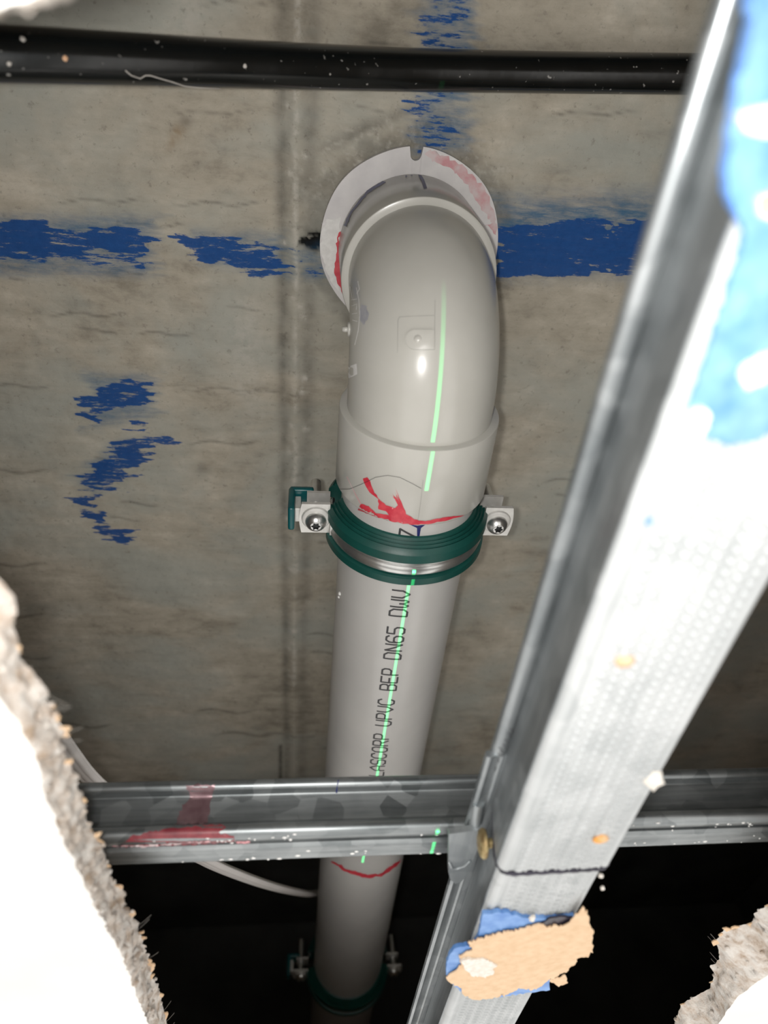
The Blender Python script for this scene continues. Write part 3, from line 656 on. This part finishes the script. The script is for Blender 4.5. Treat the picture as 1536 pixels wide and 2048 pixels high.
def furring(y0, y1, kf0, kf1, d, label, ph):
    root = thing('furring_channel', (86.5, (y0+y1)/2, 110), label, 'channel', 'lapped furring channels')
    x0, x1 = 66.8+d, 106.-d; z = 110.+d
    me = mesh('knurled_face', *knurl(kf0, kf1, x0, x1, z, ph), M['galv_face'], root)
    if y0 < kf0: mesh('face_strip', *sheet([(x0, z+3), (x0+3, z), (x1-3, z), (x1, z+3)], 'y', y0, kf0, .3), M['galv_face'], root, smooth=False)
    for sx in (-1, 1):
        xe = x0 if sx < 0 else x1; k = -1 if sx < 0 else 1
        top = 136.6 if d == 0 else 134.6
        web = [(xe, z+2.6), (xe+.2*-k, z+6), (xe-k*2.6, top-2.2), (xe-k*3.2, top-.6)]
        mesh('web', *sheet(web, 'y', y0, y1, .7), M['galv_channel'], root, auto=40)
        if d == 0:
            c = xe-k*.2; bead = [(xe-k*3.2, top-.4)]+[(c+k*2.9*math.cos(math.radians(a))*1.0-0, top+2.7*math.sin(math.radians(a))*.9+.2) for a in (210, 240, 270, 300, 330, 360, 30, 60, 90)]+[(xe-k*3.2, top+2.4)]
            if k < 0: bead = [(xe-k*3.2, top-.4)]+[(c-2.9*math.cos(math.radians(a)), top+2.5*math.sin(math.radians(a))+.2) for a in (210, 240, 270, 300, 330, 360, 30, 60, 90)]+[(xe-k*3.2, top+2.4)]
        else:
            c = xe+k*5; bead = [(xe-k*3.2, top-.4), (xe-k*.3, top-.2), (xe+k*.2, top-.9), (xe+k*.9, top-.2), (xe+k*3.2, top-.3), (xe+k*4.4, top-1.2), (xe+k*5.6, top-.6), (xe+k*6, top+.6), (xe+k*5.4, top+1.8), (xe+k*3, top+1.9), (xe-k*3.2, top+1.6)]
        mesh('rolled_flange', *extrude(bead, 'y', y0, y1, 1), M['galv_channel'], root, auto=40)
    return root
chA = furring(-380, 234.5, -45, 234.5, 0., 'nearer galvanised furring channel with dimpled face, blurred at the upper right', 0.)
chB = furring(205, 900, 205, 480, 1.1, 'farther galvanised furring channel slotted into the nearer one, torn paper stuck on it', 1.3)
face_objs = [c for r_ in (chA, chB) for c in r_.children if c.name.startswith('knurled')]
TA = bvh(face_objs[0]); TB = bvh(face_objs[1])
# dark bead standing in for the shadow gap along the lap
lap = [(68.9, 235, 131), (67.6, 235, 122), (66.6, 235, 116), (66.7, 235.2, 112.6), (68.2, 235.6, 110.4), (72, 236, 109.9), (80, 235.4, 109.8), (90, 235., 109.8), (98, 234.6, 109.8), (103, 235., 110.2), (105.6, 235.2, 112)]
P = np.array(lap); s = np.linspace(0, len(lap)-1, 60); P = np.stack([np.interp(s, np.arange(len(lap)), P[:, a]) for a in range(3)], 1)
mesh('lap_shadow', *tube(P, [(.35+.65*sstep(18, 30, i)*(.6+.4*math.sin(i*.9)**2)) for i in range(60)], 8), M['dark_purple'], chA)
# batch print on the rolled flange
T = bvh(*[c for c in chA.children if c.name.startswith('rolled')])
pm = []
for (x, y) in ((1000, 1500), (998, 1512), (1003, 1506), (994, 1522), (1012, 1484), (1018, 1470), (1022, 1462), (1008, 1494), (988, 1538)):
    pm.append(stroke([(x-3, y-5), (x+4, y-3), (x+2, y+4)], [1.4, 1.4, 1.4]))
decal('batch_print', pm, T, M['ink'], chA, .1, 20)
# clip that hooks the channel to the rail
clip = thing('channel_clip', (62, 270, 136), 'grey steel clip tongue hanging below the rail beside the channel', 'clip')
tp = [atZ(x, y, 130.2) for x, y in ((898, 1668), (897, 1720), (897, 1746), (901, 1760), (911, 1768), (922, 1764), (933, 1752), (944, 1728), (958, 1690), (966, 1660))]
k = len(tp); V = [tuple(p) for p in tp]+[(p[0], p[1], 132.6) for p in tp]
mesh('tongue', V, [tuple(range(k)), tuple(range(k, 2*k))[::-1]]+[(i, (i+1) % k, k+(i+1) % k, k+i) for i in range(k)], M['galv_clip'], clip, smooth=False)
rb = [tuple(atZ(x, y, 130.1)) for x, y in ((898, 1724), (904, 1736), (914, 1738), (930, 1732), (940, 1722))]
mesh('pressed_rib', *tube(rb, .5, 8), M['galv_clip'], clip)
hk = [tuple(atZ(x, y, z)) for x, y, z in ((957, 1604, 134.5), (951, 1640, 133.6), (945, 1670, 132.6), (941, 1690, 132.))]
mesh('hook_arm', *tube(hk, [2.2, 2.2, 2.1, 1.9], 18), M['galv_clip'], clip, auto=50)
# screw in the side of the lapped channel
sc = thing('wafer_screw', (66, 244, 123), 'brassy round screw head on the side of the lapped channel', 'screw')
sx, sy, sz = 65.6, 243.2, 124.2
mesh('head', *rev([(0, -1.6), (3.2, -1.5), (4.6, -.9), (5.2, 0), (5.0, .8), (0, .9)], (sx, sy, sz), 'x', 32), M['brass'], sc, auto=50)
mesh('shank', *rev([(0, 0), (1.7, 0), (1.7, 12), (0, 16)], (sx, sy, sz), 'x', 12), M['brass'], sc)

# ------------------------------------------------------------------ remains of the torn-off board
def slab(name, poly, z0, z1, mat, parent=None, step=7, wav=.4, seed=0, loc=None, bend=None):
    """a ragged sheet lying under the channel face: outline in pixels on the plane z0"""
    P, f = fill(poly, step); n = len(poly); key = {(round(p[0], 2), round(p[1], 2)): i for i, p in enumerate(P)}
    A = np.array([atZ(x, y, z0) for x, y in P]); pp = np.array(P)
    dz = (noise2(pp[:, 0]/24+seed, pp[:, 1]/24, 31+seed)-.5)*2*wav
    if bend is not None: dz = dz+bend(pp[:, 0], pp[:, 1])
    A = A*((z0+dz)/z0)[:, None]; B = A.copy(); B[:, 2] += (z1-z0)
    idx = [key.get((round(p[0], 2), round(p[1], 2))) for p in poly]; N = len(P)
    side = [(idx[i], idx[(i+1) % n], N+idx[(i+1) % n], N+idx[i]) for i in range(n) if idx[i] is not None and idx[(i+1) % n] is not None]
    return mesh(name, np.vstack([A, B]), list(f)+[tuple(N+i for i in q[::-1]) for q in f]+side, mat, parent, loc=loc, auto=60)
bl = slab('adhesive_smear', jag([(966, 1828), (1012, 1825), (1050, 1836), (1100, 1838), (1148, 1832), (1152, 1850), (1100, 1880), (1100, 1980), (1058, 1985), (1000, 1995), (930, 1990), (905, 1968), (892, 1950), (893, 1925), (908, 1898), (945, 1890), (955, 1876)], 1.2, 6, 41), 109.4, 110.9, M['blue_adhesive'], wav=.45, seed=2)
tag(bl, 'blue stud adhesive squeezed out around the torn paper on the channel', 'adhesive')
slab('dark_edge', jag([(1066, 1858), (1098, 1838), (1120, 1834), (1146, 1836), (1130, 1856), (1085, 1862)], 1, 5, 43), 108.9, 109.6, M['dark_purple'], bl, 8, .2, 5)
pp_ = [(936, 1886), (960, 1878), (1000, 1866), (1046, 1858), (1070, 1850), (1120, 1854), (1140, 1846), (1166, 1814), (1176, 1832), (1180, 1850), (1188, 1862), (1184, 1885), (1186, 1906), (1172, 1914), (1158, 1916), (1150, 1930), (1128, 1945), (1095, 1966), (1072, 1980), (1040, 1978), (1010, 1990), (984, 1998), (950, 2000), (925, 1988), (915, 1972), (898, 1964), (892, 1956), (905, 1946), (922, 1932), (918, 1912), (945, 1900)]
pa = thing('paper_scrap', (85, 300, 108), 'torn brown paper scrap stuck to the lower channel, gypsum patch on its left', 'paper')
slab('paper_sheet', jag(pp_, 1.5, 4, 51), 108.4, 108.9, M['paper'], pa, 7, .18, 6, bend=lambda x, y: -sstep(1090, 1180, x)*1.2+np.where((x-1128)*.62+(y-1906)*.78 > 0, .018*np.maximum(0, (x-1128)*.62+(y-1906)*.78), 0)*2)
slab('gypsum_patch', jag([(922, 1924), (938, 1918), (975, 1920), (990, 1930), (986, 1950), (965, 1954), (942, 1952), (930, 1940)], 1.6, 4, 53), 107.6, 108.6, M['gypsum'], pa, 4, .5, 7)
slab('paper_flap', jag([(1098, 1962), (1130, 1950), (1136, 1966), (1118, 1974)], 1, 4, 55), 109.2, 109.6, M['paper'], pa, 6, .3, 8)
b2 = slab('adhesive_smear', jag([(1500, -60), (1505, 60), (1478, 180), (1458, 320), (1456, 390), (1492, 470), (1462, 560), (1420, 690), (1385, 790), (1368, 856), (1420, 880), (1462, 892), (1520, 880), (1600, 840), (1680, 500), (1640, 100), (1600, -60)], 2.5, 12, 61), 109.0, 111.5, M['blue_adhesive'], step=12, wav=.5, seed=9)
tag(b2, 'large blurred blue patch of stud adhesive on the channel at the right edge', 'adhesive')
for nm, poly, lab in (('compound_dab', [(1478, 232), (1500, 222), (1560, 210), (1590, 270), (1530, 272), (1495, 262)], 'white compound streak across the top of the blue adhesive'),
                      ('compound_dab', [(1484, 760), (1498, 735), (1530, 715), (1560, 712), (1550, 750), (1520, 770), (1494, 780)], 'cream compound lump at the right edge on the blue adhesive'),
                      ('compound_dab', [(1370, 862), (1388, 826), (1412, 820), (1422, 836), (1408, 868), (1390, 890), (1372, 885)], 'small white compound dab at the lower left tip of the blue adhesive')):
    tag(slab(nm, jag(poly, 1.5, 8, len(lab)), 107.6, 109.4, M['white_dab'], step=9, wav=.5, seed=len(lab) % 7), lab, 'compound', 'dabs on the blue adhesive')
slab('brown_paper', jag([(1520, 400), (1560, 385), (1560, 440), (1522, 432)], 1.5, 8, 3), 108., 109.4, M['tan_crumb'], b2, 9, .3, 3)
def crumb(x, y, z, r, mat, label, sq=(1, 1, 1), seed=0, grp='crumbs stuck to the channels'):
    p = atZ(x, y, z); bm = bmesh.new(); bmesh.ops.create_icosphere(bm, subdivisions=2, radius=r); q = np.random.default_rng(seed)
    for v in bm.verts: v.co = Vector((v.co.x*sq[0], v.co.y*sq[1], v.co.z*sq[2]))*q.uniform(.75, 1.25)
    mb = MB().add([tuple(v.co+Vector(p)) for v in bm.verts], [tuple(v.index for v in f.verts) for f in bm.faces]); bm.free()
    return tag(mb.build('crumb', mat), label, 'crumb', grp)
crumb(1202, 1678, 109.3, 1.7, M['orange_crumb'], 'orange crumb on the dimpled face above the dark lap seam', (1.4, 1.2, .8), 1)
crumb(1247, 1323, 109.5, 2.0, M['tan_crumb'], 'tan crumb on the middle of the dimpled channel face', (1.3, 1, .5), 2)
crumb(1305, 1558, 110.5, 2.6, M['gypsum'], 'pale plaster crumb on the right edge of the channel', (1.2, 1.6, 1), 3)
crumb(1064, 1836, 108.8, 1.2, M['gypsum'], 'tiny plaster crumb on the blue adhesive above the paper', (1, 1.6, .8), 4)
crumb(1201, 1751, 112., .9, M['gypsum'], 'tiny white crumb dangling below the right end of the lap seam', (1, 1, 1), 5)
crumb(1205, 1776, 112., .8, M['gypsum'], 'lowest tiny white crumb dangling off the channel edge', (1, 1.2, 1), 6)
crumb(1298, 838+205, 109.3, .8, M['blue_adhesive'], 'blue speck on the left edge of the dimpled face', (1, 1.3, .6), 7)

# ------------------------------------------------------------------ white cable behind the rail
cps = [(60, 1395, 196), (130, 1496, 199), (172, 1550, 200), (240, 1606, 201), (330, 1672, 204), (410, 1722, 210), (480, 1751, 224), (540, 1772, 244), (590, 1784, 270), (622, 1789, 302), (648, 1782, 345)]
P = np.array([atZ(*c) for c in cps]); s = np.linspace(0, len(P)-1, 70); P = np.stack([np.interp(s, np.arange(len(cps)), P[:, a]) for a in range(3)], 1)
P = np.stack([np.convolve(np.pad(P[:, a], 3, 'edge'), np.ones(7)/7, 'valid') for a in range(3)], 1)
V = []; Fc = []; oval = []
for a in range(32):
    th_ = 2*math.pi*a/32; u = math.cos(th_)*5.8; oval.append((u, math.sin(th_)*2.3+(.0 if abs(math.sin(th_)) < .3 else .35*math.copysign(1, math.sin(th_))*math.cos(u*2*math.pi/3.3))))
for i in range(len(P)):
    tg = P[min(i+1, len(P)-1)]-P[max(i-1, 0)]; tg /= np.linalg.norm(tg); vw = P[i]/np.linalg.norm(P[i]); sd = np.cross(tg, np.array([0, -.45, .89])); sd /= np.linalg.norm(sd); nn = np.cross(sd, tg)
    V += [tuple(P[i]+sd*u+nn*v) for u, v in oval]
for i in range(len(P)-1):
    for a in range(32): Fc.append((i*32+a, i*32+(a+1) % 32, (i+1)*32+(a+1) % 32, (i+1)*32+a))
Fc += [tuple(range(32))[::-1], tuple(range((len(P)-1)*32, len(P)*32))]
tag(mesh('flat_cable', V, Fc, M['cable_white']), 'flat white electrical cable passing behind the rail towards the pipe', 'cable')

# ------------------------------------------------------------------ laser level on its stand in the room below, its line reaching up through the hole
lz = bpy.data.lights.new('laser_line', 'SPOT'); lz.color = (.05, 1, .25); lz.energy = 25.; lz.shadow_soft_size = .0003; lz.spot_size = math.radians(45.5); lz.spot_blend = 0
lzo = bpy.data.objects.new('laser_line', lz); COL.objects.link(lzo)
src = Vector((.0500, .471, -.196+UP)); tgt = Vector((.0517, .366, .190+UP)); zz = (src-tgt).normalized(); xx = Vector((1, .0165, 0)); xx = (xx-zz*xx.dot(zz)).normalized(); yy = zz.cross(xx)
lzo.matrix_world = Matrix(((xx.x, yy.x, zz.x, src.x), (xx.y, yy.y, zz.y, src.y), (xx.z, yy.z, zz.z, src.z), (0, 0, 0, 1)))
lz.use_nodes = True; nt = lz.node_tree; em = nt.nodes['Emission']
tcn = nt.nodes.new('ShaderNodeTexCoord'); sp = nt.nodes.new('ShaderNodeSeparateXYZ'); nt.links.new(tcn.outputs['Normal'], sp.inputs[0])
ab = nt.nodes.new('ShaderNodeMath'); ab.operation = 'ABSOLUTE'; nt.links.new(sp.outputs[0], ab.inputs[0])
lt = nt.nodes.new('ShaderNodeMath'); lt.operation = 'LESS_THAN'; lt.inputs[1].default_value = .0016; nt.links.new(ab.outputs[0], lt.inputs[0])
nt.links.new(lt.outputs[0], em.inputs[1])
